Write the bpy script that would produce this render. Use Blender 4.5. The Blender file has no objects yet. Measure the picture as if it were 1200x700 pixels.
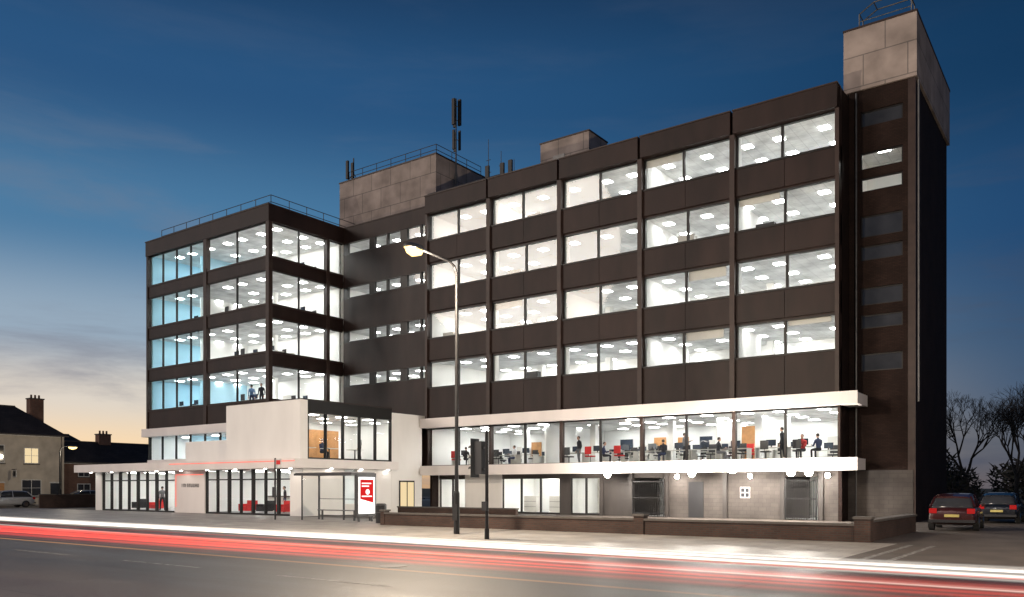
import bpy, math, random
from mathutils import Vector, Matrix
random.seed(7)
S=bpy.context.scene
COL=S.collection
# ------------------------------------------------------------------ materials
def newmat(name):
    m=bpy.data.materials.new(name); m.use_nodes=True
    nt=m.node_tree; nt.nodes.clear()
    out=nt.nodes.new('ShaderNodeOutputMaterial')
    return m,nt,out
def wallcoord(nt,sx=1,sz=1):
    tc=nt.nodes.new('ShaderNodeTexCoord'); sp=nt.nodes.new('ShaderNodeSeparateXYZ')
    nt.links.new(tc.outputs['Object'],sp.inputs[0])
    ad=nt.nodes.new('ShaderNodeMath'); ad.operation='ADD'
    nt.links.new(sp.outputs[0],ad.inputs[0]); nt.links.new(sp.outputs[1],ad.inputs[1])
    cb=nt.nodes.new('ShaderNodeCombineXYZ')
    nt.links.new(ad.outputs[0],cb.inputs[0]); nt.links.new(sp.outputs[2],cb.inputs[1])
    return cb.outputs[0],tc
def mat(name,col,rough=.7,var=.25,scale=3,bump=.15,metal=0,spec=.5,bscale=40,streak=0):
    m,nt,out=newmat(name); N=nt.nodes; L=nt.links
    b=N.new('ShaderNodeBsdfPrincipled'); L.new(b.outputs[0],out.inputs[0])
    b.inputs['Roughness'].default_value=rough; b.inputs['Metallic'].default_value=metal
    b.inputs['Specular IOR Level'].default_value=spec
    tc=N.new('ShaderNodeTexCoord')
    n=N.new('ShaderNodeTexNoise'); n.inputs['Scale'].default_value=scale; n.inputs['Detail'].default_value=6
    L.new(tc.outputs['Object'],n.inputs['Vector'])
    if streak:
        mp=N.new('ShaderNodeMapping'); mp.inputs['Scale'].default_value=(1,1,streak)
        L.new(tc.outputs['Object'],mp.inputs[0]); L.new(mp.outputs[0],n.inputs['Vector'])
    r=N.new('ShaderNodeMapRange'); r.inputs['From Min'].default_value=.25; r.inputs['From Max'].default_value=.75
    r.inputs['To Min'].default_value=1-var; r.inputs['To Max'].default_value=1+var
    L.new(n.outputs[0],r.inputs[0])
    v=N.new('ShaderNodeVectorMath'); v.operation='SCALE'; v.inputs[0].default_value=col
    L.new(r.outputs[0],v.inputs['Scale']); L.new(v.outputs[0],b.inputs['Base Color'])
    if bump:
        n2=N.new('ShaderNodeTexNoise'); n2.inputs['Scale'].default_value=bscale; n2.inputs['Detail'].default_value=3
        L.new(tc.outputs['Object'],n2.inputs['Vector'])
        bp=N.new('ShaderNodeBump'); bp.inputs['Strength'].default_value=bump; bp.inputs['Distance'].default_value=.02
        L.new(n2.outputs[0],bp.inputs['Height']); L.new(bp.outputs[0],b.inputs['Normal'])
    return m
def brickmat(name,c1,c2,mortar,bw=.225,bh=.075,ms=.01,rough=.85,flat=False,bump=.4,spec=.3):
    m,nt,out=newmat(name); N=nt.nodes; L=nt.links
    b=N.new('ShaderNodeBsdfPrincipled'); L.new(b.outputs[0],out.inputs[0]); b.inputs['Roughness'].default_value=rough; b.inputs['Specular IOR Level'].default_value=spec
    vec,tc=wallcoord(nt)
    if flat: vec=tc.outputs['Object']
    t=N.new('ShaderNodeTexBrick'); t.inputs['Scale'].default_value=1
    t.inputs['Brick Width'].default_value=bw; t.inputs['Row Height'].default_value=bh; t.inputs['Mortar Size'].default_value=ms
    t.inputs['Color1'].default_value=(*c1,1); t.inputs['Color2'].default_value=(*c2,1); t.inputs['Mortar'].default_value=(*mortar,1)
    if flat and bw==bh: t.offset=0
    L.new(vec,t.inputs['Vector'])
    n=N.new('ShaderNodeTexNoise'); n.inputs['Scale'].default_value=.8; n.inputs['Detail'].default_value=5
    L.new(tc.outputs['Object'],n.inputs['Vector'])
    r=N.new('ShaderNodeMapRange'); r.inputs['From Min'].default_value=.3; r.inputs['From Max'].default_value=.7
    r.inputs['To Min'].default_value=.7; r.inputs['To Max'].default_value=1.25; L.new(n.outputs[0],r.inputs[0])
    v=N.new('ShaderNodeVectorMath'); v.operation='SCALE'
    L.new(t.outputs['Color'],v.inputs[0]); L.new(r.outputs[0],v.inputs['Scale']); L.new(v.outputs[0],b.inputs['Base Color'])
    bp=N.new('ShaderNodeBump'); bp.inputs['Strength'].default_value=bump; bp.inputs['Distance'].default_value=.01; bp.invert=True
    L.new(t.outputs['Fac'],bp.inputs['Height']); L.new(bp.outputs[0],b.inputs['Normal'])
    return m
def emit(name,col,st):
    m,nt,out=newmat(name); e=nt.nodes.new('ShaderNodeEmission')
    e.inputs[0].default_value=(*col,1); e.inputs[1].default_value=st; nt.links.new(e.outputs[0],out.inputs[0]); return m
def glassmat(name,tint=(.92,.96,.97),refl=.6):
    m,nt,out=newmat(name); N=nt.nodes; L=nt.links
    t=N.new('ShaderNodeBsdfTransparent'); t.inputs[0].default_value=(*tint,1)
    g=N.new('ShaderNodeBsdfGlossy'); g.inputs['Roughness'].default_value=.02
    f=N.new('ShaderNodeFresnel'); f.inputs[0].default_value=1.5
    mu=N.new('ShaderNodeMath'); mu.operation='MULTIPLY'; mu.inputs[1].default_value=refl; mu.use_clamp=True
    L.new(f.outputs[0],mu.inputs[0])
    mx=N.new('ShaderNodeMixShader'); L.new(mu.outputs[0],mx.inputs[0]); L.new(t.outputs[0],mx.inputs[1]); L.new(g.outputs[0],mx.inputs[2])
    L.new(mx.outputs[0],out.inputs[0]); return m
M={}
M['dark']=mat('brown_cladding',(.020,.0105,.0085),.48,.45,1.0,.35,bscale=60,streak=.3,spec=.25)
M['dark2']=mat('brown_fin',(.034,.020,.016),.45,.3,2,.3,spec=.3)
M['core']=brickmat('dark_brick',(.019,.0105,.0085),(.026,.0145,.0115),(.012,.009,.008),spec=.15)
M['frame']=mat('window_frame_dark',(.012,.011,.011),.45,.1,5,0,spec=.3)
M['white']=mat('white_render',(.84,.82,.79),.75,.06,.9,.15,streak=.35)
M['band']=mat('white_fascia',(.80,.75,.72),.5,.09,.6,.05,streak=.2)
M['conc']=brickmat('pale_panel',(.34,.285,.26),(.31,.26,.235),(.17,.15,.14),bw=2.1,bh=1.6,ms=.03)
M['wall']=mat('interior_wall',(.86,.86,.84),.9,.03,1,0)
M['wallb']=mat('interior_wall_blue',(.44,.68,.80),.9,.05,1,0)
M['ceil']=brickmat('ceiling_tile',(.90,.90,.89),(.87,.87,.86),(.66,.66,.66),bw=.6,bh=.6,ms=.014,flat=True,bump=0)
M['carpet']=mat('carpet',(.32,.33,.34),.95,.15,10,0)
M['panel']=emit('light_panel',(1,.985,.95),36)
M['panelg']=emit('light_panel_soft',(1,.95,.88),30)
M['glass']=glassmat('window_glass',(.95,.98,.985),.5)
M['glassb']=glassmat('window_glass_blue',(.82,.95,.98),.8)
M['glassd']=mat('unlit_glass',(.035,.037,.042),.10,.3,1,0)
M['desk']=mat('desk_white',(.62,.60,.56),.5,.05,3,0)
M['black']=mat('black_plastic',(.012,.012,.014),.45,.1,4,0)
M['red']=mat('red_fabric',(.60,.03,.03),.8,.1,4,0)
M['wood']=mat('door_wood',(.45,.22,.08),.5,.2,4,0)
M['screen']=mat('screen',(.03,.04,.06),.15,.1,3,0)
M['metal']=mat('galvanised_metal',(.12,.12,.12),.5,.2,5,0,metal=.6)
M['polem']=mat('pole_paint',(.012,.012,.013),.5,.2,5,0,spec=.3)
M['gfwall']=brickmat('painted_block',(.058,.050,.046),(.066,.057,.052),(.046,.041,.038),bw=.44,bh=.22,ms=.01,bump=.4)
M['gfdark']=mat('painted_dark_panel',(.028,.023,.021),.6,.3,2,.2,streak=.3)
M['lowb']=brickmat('wall_brick',(.070,.038,.029),(.050,.029,.023),(.050,.045,.04))
M['coping']=mat('coping',(.085,.075,.067),.8,.2,3,.3)
M['slate']=brickmat('roof_slate',(.035,.028,.030),(.045,.036,.036),(.02,.02,.02),bw=.3,bh=.22,ms=.012)
M['cream']=mat('cream_render',(.46,.41,.34),.85,.2,1,.2)
M['hbrick']=brickmat('house_brick',(.20,.09,.06),(.14,.065,.045),(.15,.13,.11))
M['bark']=mat('bark',(.04,.034,.03),.95,.3,6,.5)
def asphalt():
    m,nt,out=newmat('asphalt'); N=nt.nodes; L=nt.links
    b=N.new('ShaderNodeBsdfPrincipled'); L.new(b.outputs[0],out.inputs[0])
    tc=N.new('ShaderNodeTexCoord')
    n=N.new('ShaderNodeTexNoise'); n.inputs['Scale'].default_value=.35; n.inputs['Detail'].default_value=7
    mp=N.new('ShaderNodeMapping'); mp.inputs['Scale'].default_value=(.25,1.3,1); L.new(tc.outputs['Object'],mp.inputs[0]); L.new(mp.outputs[0],n.inputs['Vector'])
    n2=N.new('ShaderNodeTexNoise'); n2.inputs['Scale'].default_value=45; n2.inputs['Detail'].default_value=3; L.new(tc.outputs['Object'],n2.inputs['Vector'])
    cr=N.new('ShaderNodeValToRGB'); cr.color_ramp.elements[0].position=.35; cr.color_ramp.elements[0].color=(.020,.016,.015,1)
    cr.color_ramp.elements[1].position=.65; cr.color_ramp.elements[1].color=(.060,.050,.047,1); L.new(n.outputs[0],cr.inputs[0])
    mx=N.new('ShaderNodeMix'); mx.data_type='RGBA'; mx.blend_type='OVERLAY'; mx.inputs[0].default_value=.9
    L.new(cr.outputs[0],mx.inputs[6]); L.new(n2.outputs[0],mx.inputs[7])
    bk=N.new('ShaderNodeTexBrick'); bk.inputs['Scale'].default_value=1; bk.inputs['Brick Width'].default_value=11; bk.inputs['Row Height'].default_value=3.3; bk.inputs['Mortar Size'].default_value=.025
    bk.inputs['Color1'].default_value=(.72,.72,.72,1); bk.inputs['Color2'].default_value=(1.15,1.15,1.15,1); bk.inputs['Mortar'].default_value=(.4,.4,.4,1); L.new(tc.outputs['Object'],bk.inputs['Vector'])
    m2=N.new('ShaderNodeMix'); m2.data_type='RGBA'; m2.blend_type='MULTIPLY'; m2.inputs[0].default_value=1; L.new(mx.outputs[2],m2.inputs[6]); L.new(bk.outputs[0],m2.inputs[7]); L.new(m2.outputs[2],b.inputs['Base Color'])
    r=N.new('ShaderNodeMapRange'); r.inputs['To Min'].default_value=.32; r.inputs['To Max'].default_value=.75; L.new(n.outputs[0],r.inputs[0]); L.new(r.outputs[0],b.inputs['Roughness'])
    bp=N.new('ShaderNodeBump'); bp.inputs['Strength'].default_value=.6; bp.inputs['Distance'].default_value=.012
    L.new(n2.outputs[0],bp.inputs['Height']); L.new(bp.outputs[0],b.inputs['Normal']); return m
M['asph']=asphalt()
M['pave']=brickmat('paving_slab',(.27,.25,.23),(.33,.305,.28),(.15,.14,.13),bw=.9,bh=.6,ms=.014,flat=True,bump=.3,rough=.5,spec=.5)
M['kerb']=brickmat('kerb_stone',(.32,.30,.28),(.27,.25,.235),(.08,.08,.08),bw=.9,bh=2,ms=.012,flat=True)
M['fore']=mat('forecourt_tarmac',(.075,.060,.050),.7,.35,.8,.3,bscale=60)
M['grass']=mat('rough_ground',(.03,.033,.022),.95,.4,.3,.3)
M['wpaint']=mat('white_paint',(.55,.55,.53),.6,.3,5,0)
def worn(name,col,base=(.05,.045,.042)):
    m,nt,out=newmat(name); N=nt.nodes; L=nt.links
    b=N.new('ShaderNodeBsdfPrincipled'); L.new(b.outputs[0],out.inputs[0]); b.inputs['Roughness'].default_value=.65
    tc=N.new('ShaderNodeTexCoord'); n=N.new('ShaderNodeTexNoise'); n.inputs['Scale'].default_value=7; n.inputs['Detail'].default_value=8; n.inputs['Roughness'].default_value=.75; L.new(tc.outputs['Object'],n.inputs['Vector'])
    r=N.new('ShaderNodeMapRange'); r.inputs['From Min'].default_value=.42; r.inputs['From Max'].default_value=.62; L.new(n.outputs[0],r.inputs[0])
    mx=N.new('ShaderNodeMix'); mx.data_type='RGBA'; mx.inputs[6].default_value=(*base,1); mx.inputs[7].default_value=(*col,1); L.new(r.outputs[0],mx.inputs[0]); L.new(mx.outputs[2],b.inputs['Base Color']); return m
M['wroad']=worn('worn_white_marking',(.34,.33,.31))
M['ypaint']=worn('worn_yellow_marking',(.38,.26,.05))
M['lens']=emit('lamp_lens',(1,.68,.25),3.6)
M['flood']=emit('flood_lens',(1,.96,.88),40)
M['warmw']=emit('lit_window_warm',(1,.78,.45),.9)
M['postert']=emit('poster_light',(1,.97,.93),1.6)
M['posterr']=emit('poster_red',(.75,.02,.02),1.0)
M['redtrace']=emit('red_trace_glow',(1,.09,.04),1.6)  # glow for the red vehicle streak drawn across the entrance
M['tail']=mat('tail_light',(.4,.01,.01),.2,.05,3,0)
M['chrome']=mat('chrome',(.6,.6,.6),.2,.05,3,0,metal=1)
M['tyre']=mat('tyre',(.015,.015,.015),.9,.1,8,.1)
M['plate']=mat('number_plate',(.45,.38,.12),.5,.05,3,0)
M['skin']=mat('skin',(.50,.30,.22),.6,.05,5,0)
M['hair']=mat('hair',(.03,.02,.015),.7,.2,30,.2)
# ------------------------------------------------------------------ mesh builder
def empty(name,loc=(0,0,0),rz=0):
    o=bpy.data.objects.new(name,None); o.location=loc; o.rotation_euler=(0,0,rz); COL.objects.link(o); return o
class MB:
    def __init__(s,name,parent=None,mats=('white',)):
        s.n=name; s.p=parent; s.m=list(mats); s.v=[]; s.f=[]; s.mi=[]; s.sm=False
    def k(s,m):
        if m is None: return 0
        if m not in s.m: s.m.append(m)
        return s.m.index(m)
    def face(s,pts,m=None):
        b=len(s.v); s.v+= [tuple(p) for p in pts]; s.f.append(tuple(range(b,b+len(pts)))); s.mi.append(s.k(m))
    def box(s,x0,x1,y0,y1,z0,z1,m=None):
        if x1<x0: x0,x1=x1,x0
        if y1<y0: y0,y1=y1,y0
        b=len(s.v); k=s.k(m)
        s.v+=[(x0,y0,z0),(x1,y0,z0),(x1,y1,z0),(x0,y1,z0),(x0,y0,z1),(x1,y0,z1),(x1,y1,z1),(x0,y1,z1)]
        for f in ((0,3,2,1),(4,5,6,7),(0,1,5,4),(1,2,6,5),(2,3,7,6),(3,0,4,7)):
            s.f.append(tuple(b+i for i in f)); s.mi.append(k)
    def tube(s,p0,p1,r0,r1=None,n=8,m=None,cap=True):
        if r1 is None: r1=r0
        p0=Vector(p0);p1=Vector(p1); d=(p1-p0)
        if d.length<1e-6: return
        d.normalize(); a=d.orthogonal().normalized(); c=d.cross(a); b=len(s.v); k=s.k(m)
        for p,r in((p0,r0),(p1,r1)):
            for i in range(n):
                t=2*math.pi*i/n; s.v.append(tuple(p+(a*math.cos(t)+c*math.sin(t))*r))
        for i in range(n):
            j=(i+1)%n; s.f.append((b+i,b+j,b+n+j,b+n+i)); s.mi.append(k)
        if cap:
            s.f.append(tuple(b+i for i in reversed(range(n)))); s.mi.append(k)
            s.f.append(tuple(b+n+i for i in range(n))); s.mi.append(k)
    def path(s,pts,r,n=6,m=None):
        for a,b in zip(pts[:-1],pts[1:]): s.tube(a,b,r,r,n,m)
    def loft(s,rings,m=None,caps=True):
        b=len(s.v); n=len(rings[0]); k=s.k(m)
        for r in rings: s.v+=[tuple(p) for p in r]
        for i in range(len(rings)-1):
            for j in range(n):
                q=(j+1)%n; s.f.append((b+i*n+j,b+i*n+q,b+(i+1)*n+q,b+(i+1)*n+j)); s.mi.append(k)
        if caps:
            s.f.append(tuple(b+j for j in reversed(range(n)))); s.mi.append(k)
            s.f.append(tuple(b+(len(rings)-1)*n+j for j in range(n))); s.mi.append(k)
    def done(s,smooth=False,bevel=0,sub=0):
        me=bpy.data.meshes.new(s.n); me.from_pydata(s.v,[],s.f); 
        for m in s.m: me.materials.append(M[m] if isinstance(m,str) else m)
        me.polygons.foreach_set('material_index',s.mi)
        if smooth: me.polygons.foreach_set('use_smooth',[True]*len(me.polygons))
        me.update(); o=bpy.data.objects.new(s.n,me); COL.objects.link(o)
        if s.p: o.parent=s.p
        if bevel:
            b=o.modifiers.new('b','BEVEL'); b.width=bevel; b.segments=2; b.limit_method='ANGLE'
        if sub:
            b=o.modifiers.new('s','SUBSURF'); b.levels=sub; b.render_levels=sub
        return o
# ------------------------------------------------------------------ office building
OB=empty('office_building')
XL,XR=-38.85,-11.0; BW=(XR-XL)/5; YF=43.3
TOPS=[20.85,17.41,13.98,10.54]
cl=MB('facade_cladding',OB,['dark','dark2','core'])
fr=MB('window_frames',OB,['frame']); gl=MB('window_glazing',OB,['glass','glassb'])
rm=MB('interior_rooms',OB,['wall','ceil','carpet','wallb','wood','desk']); lt=MB('ceiling_lights',OB,['panel','panelg'])
wh=MB('white_trim',OB,['white','band','conc'])
fu=MB('office_furniture',OB,['desk','black','red','screen'])
def cabinet(x,y,F,h=1.2,m='desk'):
    fu.box(x-.5,x+.5,y-.22,y+.22,F,F+h,m)
    for i in range(1,3): fu.box(x-.48,x+.48,y-.235,y-.221,F+h*i/3-.01,F+h*i/3+.01,'black')
def room(x0,x1,y0,y1,F,C,sides='LRB',wm='wall'):
    rm.face([(x0,y0,F),(x1,y0,F),(x1,y1,F),(x0,y1,F)],'carpet')
    rm.face([(x0,y0,C),(x0,y1,C),(x1,y1,C),(x1,y0,C)],'ceil')
    if 'B' in sides: rm.face([(x0,y1,F),(x1,y1,F),(x1,y1,C),(x0,y1,C)],wm)
    if 'L' in sides: rm.face([(x0,y0,F),(x0,y1,F),(x0,y1,C),(x0,y0,C)],'wall')
    if 'R' in sides: rm.face([(x1,y0,F),(x1,y1,F),(x1,y1,C),(x1,y0,C)],'wall')
def lights(x0,x1,y0,y1,C,nx,ny,m='panel',w=.54,d=.54,skip=0):
    for i in range(nx):
        for j in range(ny):
            if random.random()<skip: continue
            cx=x0+(i+.5)*(x1-x0)/nx; cy=y0+(j+.5)*(y1-y0)/ny
            cx=round(cx/.6)*.6+.3; cy=round(cy/.6)*.6+.3
            if cx+w/2>x1 or cy+d/2>y1: continue
            lt.box(cx-w/2,cx+w/2,cy-d/2,cy+d/2,C-.02,C-.004,m)
# upper rows
for r,T in enumerate(TOPS):
    B=T-1.8; C=T+.06; F=C-2.9
    nxt=TOPS[r+1] if r<3 else 6.45
    cl.box(XL,XR,YF+.12,YF+.38,nxt,B,'dark')
    for i in range(5):
        a=XL+i*BW; b=a+BW; mc_=(a+b)/2
        cl.box(a+.13,mc_-.012,YF,YF+.117,nxt+.10,B-.10,'dark'); cl.box(mc_+.012,b-.13,YF,YF+.117,nxt+.10,B-.10,'dark')
        fr.box(a+.10,b-.10,YF-.05,YF+.30,B-.097,B+.0,'frame')
        fr.box(a+.10,b-.10,YF+.10,YF+.30,T-.07,T,'frame')
        fr.box(a+.16,a+.23,YF+.15,YF+.27,B+.002,T-.072); fr.box(b-.23,b-.16,YF+.15,YF+.27,B+.002,T-.072)
        mx=(a+b)/2+random.choice([-.15,0,0,.1]); fr.box(mx-.07,mx+.07,YF+.14,YF+.28,B+.002,T-.072)
        gl.face([(a+.2,YF+.21,B),(b-.2,YF+.21,B),(b-.2,YF+.21,T),(a+.2,YF+.21,T)],'glass')
        if random.random()<.35: cabinet(random.uniform(a+1,b-1),YF+1.2,F+.004,random.uniform(1.5,1.8),random.choice(['desk','black','desk']))
        if random.random()<.25:
            xb=random.choice([a+.25,mx+.09]); rm.box(xb,xb+2.2,YF+.30,YF+.32,T-random.uniform(.3,.6),T-.01,'desk')
    room(XL+.2,XR-.2,YF+.385,55.3,F,C,'LRB')
    lights(XL+.3,XR-.3,YF+.6,YF+7.4,C,12,3,skip=.10)
    for i in random.sample([1,2,3,4],2):
        x=XL+i*BW+random.uniform(-.1,.1)
        rm.box(x-.06,x+.06,YF+.6,YF+random.uniform(4,7),F+.003,C-.003,'wall')
    for i in range(1,5):
        rm.box(XL+i*BW-.2,XL+i*BW+.2,YF+.42,YF+.8,F+.004,C-.004,'wall')
        rm.box(XL+i*BW-.2,XL+i*BW+.2,YF+6,YF+6.4,F+.004,C-.004,'wall')
    rm.box(XL+.3,XR-.3,YF+7.5,YF+7.6,F+.005,C-.005,'wall')
for i in range(6):
    x=XL+i*BW; x0=x-.14;x1=x+.14
    if i==0:x0,x1=XL,XL+.2
    if i==5:x0,x1=XR-.2,XR
    cl.box(x0,x1,YF-.16,YF+.375,6.46,20.84,'dark2')
cl.box(XL,XR,YF+.12,YF+.4,20.85,22.0,'dark')
for i in range(5):
    a=XL+i*BW;b=a+BW
    cl.box(a+.08,b-.08,YF-.25,YF+.118,20.87,22.06,'dark')
    cl.box(a+.05,b-.05,YF-.30,YF+.45,22.063,22.13,'dark2')
wh.face([(XL,YF+.4,22.0),(XR,YF+.4,22.0),(XR,55.5,22.0),(XL,55.5,22.0)],'conc')
cl.box(XR-.18,XR,YF+.39,55.6,0,22.0,'core'); cl.box(XL,XL+.18,YF+.39,55.6,0,22.0,'core')
cl.box(XL+.19,XR-.19,55.4,55.6,0,22.0,'core')
# first floor
wh.box(XL+.02,-10.05,YF-.6,YF+.377,5.88,6.44,'band'); wh.box(XL+.02,-10.0,YF-.66,YF-.603,5.84,6.5,'band')
wh.box(XL+.02,-10.05,YF-.6,YF+1.2,2.62,3.18,'band'); wh.box(XL+.02,-10.0,YF-.66,YF-.603,2.57,3.22,'band')
wh.box(-10.95,-10.06,YF+.379,44.97,5.88,6.44,'band')
for i in range(5):
    a=XL+i*BW;b=a+BW
    cl.box(a-.08 if i else a,a+.10,YF+.05,YF+.37,3.185,5.875,'dark2')
    fr.box(a+.1,b-.1,YF+.12,YF+.3,3.19,3.28); fr.box(a+.1,b-.1,YF+.12,YF+.3,5.78,5.87)
    m=(a+b)/2; fr.box(m-.06,m+.06,YF+.13,YF+.29,3.282,5.778)
    gl.face([(a+.1,YF+.21,3.2),(b-.1,YF+.21,3.2),(b-.1,YF+.21,5.85),(a+.1,YF+.21,5.85)],'glass')
cl.box(XR-.12,XR,YF+.05,YF+.37,3.185,5.875,'dark2')
room(XL+.2,XR-.2,YF+.385,53,3.20,5.9)
lights(XL+.3,XR-.3,YF+.6,52.8,5.9,12,4,skip=.1)
for i in (1,2,3,4): rm.box(XL+i*BW-.2,XL+i*BW+.2,YF+4,YF+4.4,3.204,5.89,'wall')
rm.box(-30.2,-30.1,YF+2,53,3.205,5.89,'wall'); rm.box(-19.2,-19.1,YF+4,53,3.205,5.89,'wall')
for x in (-36.5,-31,-26,-17.6,-13.4):
    rm.box(x,x+.9,52.9,52.97,3.206,5.25,'wood')
rm.box(-17.9,-17.0,YF+4.9,YF+5.0,3.206,5.4,'wood')
rm.box(-17.0,-15.0,YF+4.9,YF+5.0,3.206,5.89,'wall')
for x,w_,m_ in ((-34.6,.9,'screen'),(-28.7,1.0,'screen'),(-24.2,.8,'wood'),(-22.6,.9,'screen'),(-12.3,.7,'red')): rm.box(x,x+w_,52.93,52.975,4.5,5.2,m_)
# ground floor
g=MB('ground_floor_wall',OB,['gfwall','white','black','gfdark'])
YG=44.35
segs=[(XL+.2,-38.55,'white'),(-36.2,-33.0,'white'),(-28.4,-27.6,'gfdark'),(-25.4,-23.2,'gfdark'),(-21.0,-14.1,'gfwall'),(-12.3,XR-.2,'gfwall')]
for a,b,mm in segs: g.box(a,b,YG,YG+.25,0,2.61,mm)
for a,b in ((-38.55,-36.2),(-33,-28.4),(-27.6,-25.4),(-23.2,-21),(-14.1,-12.3)): g.box(a,b,YG+.01,YG+.24,2.3,2.61,'gfwall')
for x in (-25.3,-23.3,-20.95,-17.4,-14.2,-12.2): g.box(x-.12,x+.12,YG-.14,YG-.002,0,2.6,'gfdark')
g.box(XR-.19,-7.9,44.9,45.0,0,2.6,'gfwall')
for a,b,n in ((-38.55,-36.2,2),(-33,-28.4,3),(-27.6,-25.4,2)):
    gl.face([(a,YG+.12,.1),(b,YG+.12,.1),(b,YG+.12,2.3),(a,YG+.12,2.3)],'glass')
    for i in range(n+1):
        x=a+(b-a)*i/n; fr.box(x-.05,x+.05,YG+.05,YG+.19,0.02,2.3)
    fr.box(a,b,YG+.06,YG+.18,.0,.12)
room(-38.6,-25.3,YG+.26,50,.03,2.6); lights(-38.5,-25.6,YG+.5,50,2.6,6,3,'panelg')
rm.box(-34.4,-34.3,YG+1,50,.04,2.59,'wall'); rm.box(-31,-30.1,49.9,49.97,.04,2.1,'wood'); rm.box(-28.1,-28.0,YG+.3,50,.04,2.59,'wall'); rm.box(-27.6,-25.5,YG+3.4,YG+3.5,.04,2.3,'desk')
room(-24.5,-20,YG+.26,49,.03,2.6); room(-15,-11.3,YG+.26,49,.03,2.6)
lights(-24,-20.5,YG+2,48,2.6,1,1,'panelg',w=.3,d=.3); lights(-14.6,-11.6,YG+2,48,2.6,1,1,'panelg',w=.3,d=.3)
g.box(-24.4,-22.4,YG+2.0,YG+2.1,.04,2.5,'gfdark'); g.box(-14.9,-13.3,YG+1.8,YG+1.9,.04,2.5,'gfdark')
fr.box(-16.55,-16.0,YG-.03,YG-.001,1.15,1.75,'wpaint'); 
for ix in (0,1):
    for iz in (0,1): fr.box(-16.5+ix*.25,-16.3+ix*.25,YG-.04,YG-.031,1.2+iz*.27,1.42+iz*.27,'glassd')
g.box(-19.6,-18.7,YG-.05,YG-.002,.0,2.05,'black'); 
# ------- stair core
cx0,cx1,cy0,cy1=-10.97,-7.86,45.0,55.0
wins=[(20.3,21.1,0),(18.1,18.97,1),(16.95,17.66,1),(14.6,15.7,0),(13.4,14.15,0),(11.1,12.0,0),(9.9,10.6,0),(7.7,8.6,0)]
wins.sort()
cl.box(cx0,-10.42,cy0,cy0+.3,0,22.2,'core'); cl.box(-8.4,cx1,cy0,cy0+.3,0,22.2,'core')
z=0
for a,b,l in wins:
    cl.box(-10.418,-8.402,cy0+.003,cy0+.3,z,a,'core'); z=b
    fr.box(-10.41,-8.41,cy0+.1,cy0+.2,a,a+.06); fr.box(-10.41,-8.41,cy0+.1,cy0+.2,b-.06,b)
    fr.box(-10.41,-10.35,cy0+.1,cy0+.2,a+.061,b-.061); fr.box(-8.47,-8.41,cy0+.1,cy0+.2,a+.061,b-.061)
    if l:
        gl.face([(-10.4,cy0+.15,a),(-8.42,cy0+.15,a),(-8.42,cy0+.15,b),(-10.4,cy0+.15,b)],'glass')
    else: fr.face([(-10.4,cy0+.15,a),(-8.42,cy0+.15,a),(-8.42,cy0+.15,b),(-10.4,cy0+.15,b)],'glassd')
cl.box(-10.418,-8.402,cy0+.003,cy0+.3,z,22.2,'core')
room(-10.9,-7.95,cy0+.31,48.5,16.2,19.5,'LRB'); lt.box(-9.9,-9.3,46.3,46.8,19.46,19.49,'panelg')
cl.box(cx1-.3,cx1,cy0+.301,cy1,0,22.2,'core'); cl.box(cx0,cx1-.301,cy1-.3,cy1,0,22.2,'core')
cl.box(-8.15,-7.8,44.93,44.998,0,22.15,'dark2')
wh.box(cx0-.25,cx1+.12,cy0-.1,cy1+.3,22.21,25.4,'conc')
cl.box(cx0-.28,cx1+.15,cy0-.13,cy1+.33,25.402,25.5,'dark2')
mt=MB('roof_ladder_hoop',OB,['metal'])
pts=[(-10.6,45.6,25.5),(-10.6,45.6,26.5),(-9.9,45.6,26.9),(-8.3,45.6,26.9),(-8.1,45.6,26.5),(-8.1,45.6,25.5)]
mt.path(pts,.035); mt.path([(p[0],p[1]+.8,p[2]) for p in pts],.035)
for p in pts[1:5]: mt.tube(p,(p[0],p[1]+.8,p[2]),.03)
mt.tube((-10.6,45.6,26.1),(-8.1,45.6,26.1),.025)
mt.tube((cx1+.2,44.95,6),(cx1+.2,44.95,22),.05); mt.tube((-10.6,44.92,0),(-10.6,44.92,22.1),.05)
mt.done()
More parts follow.
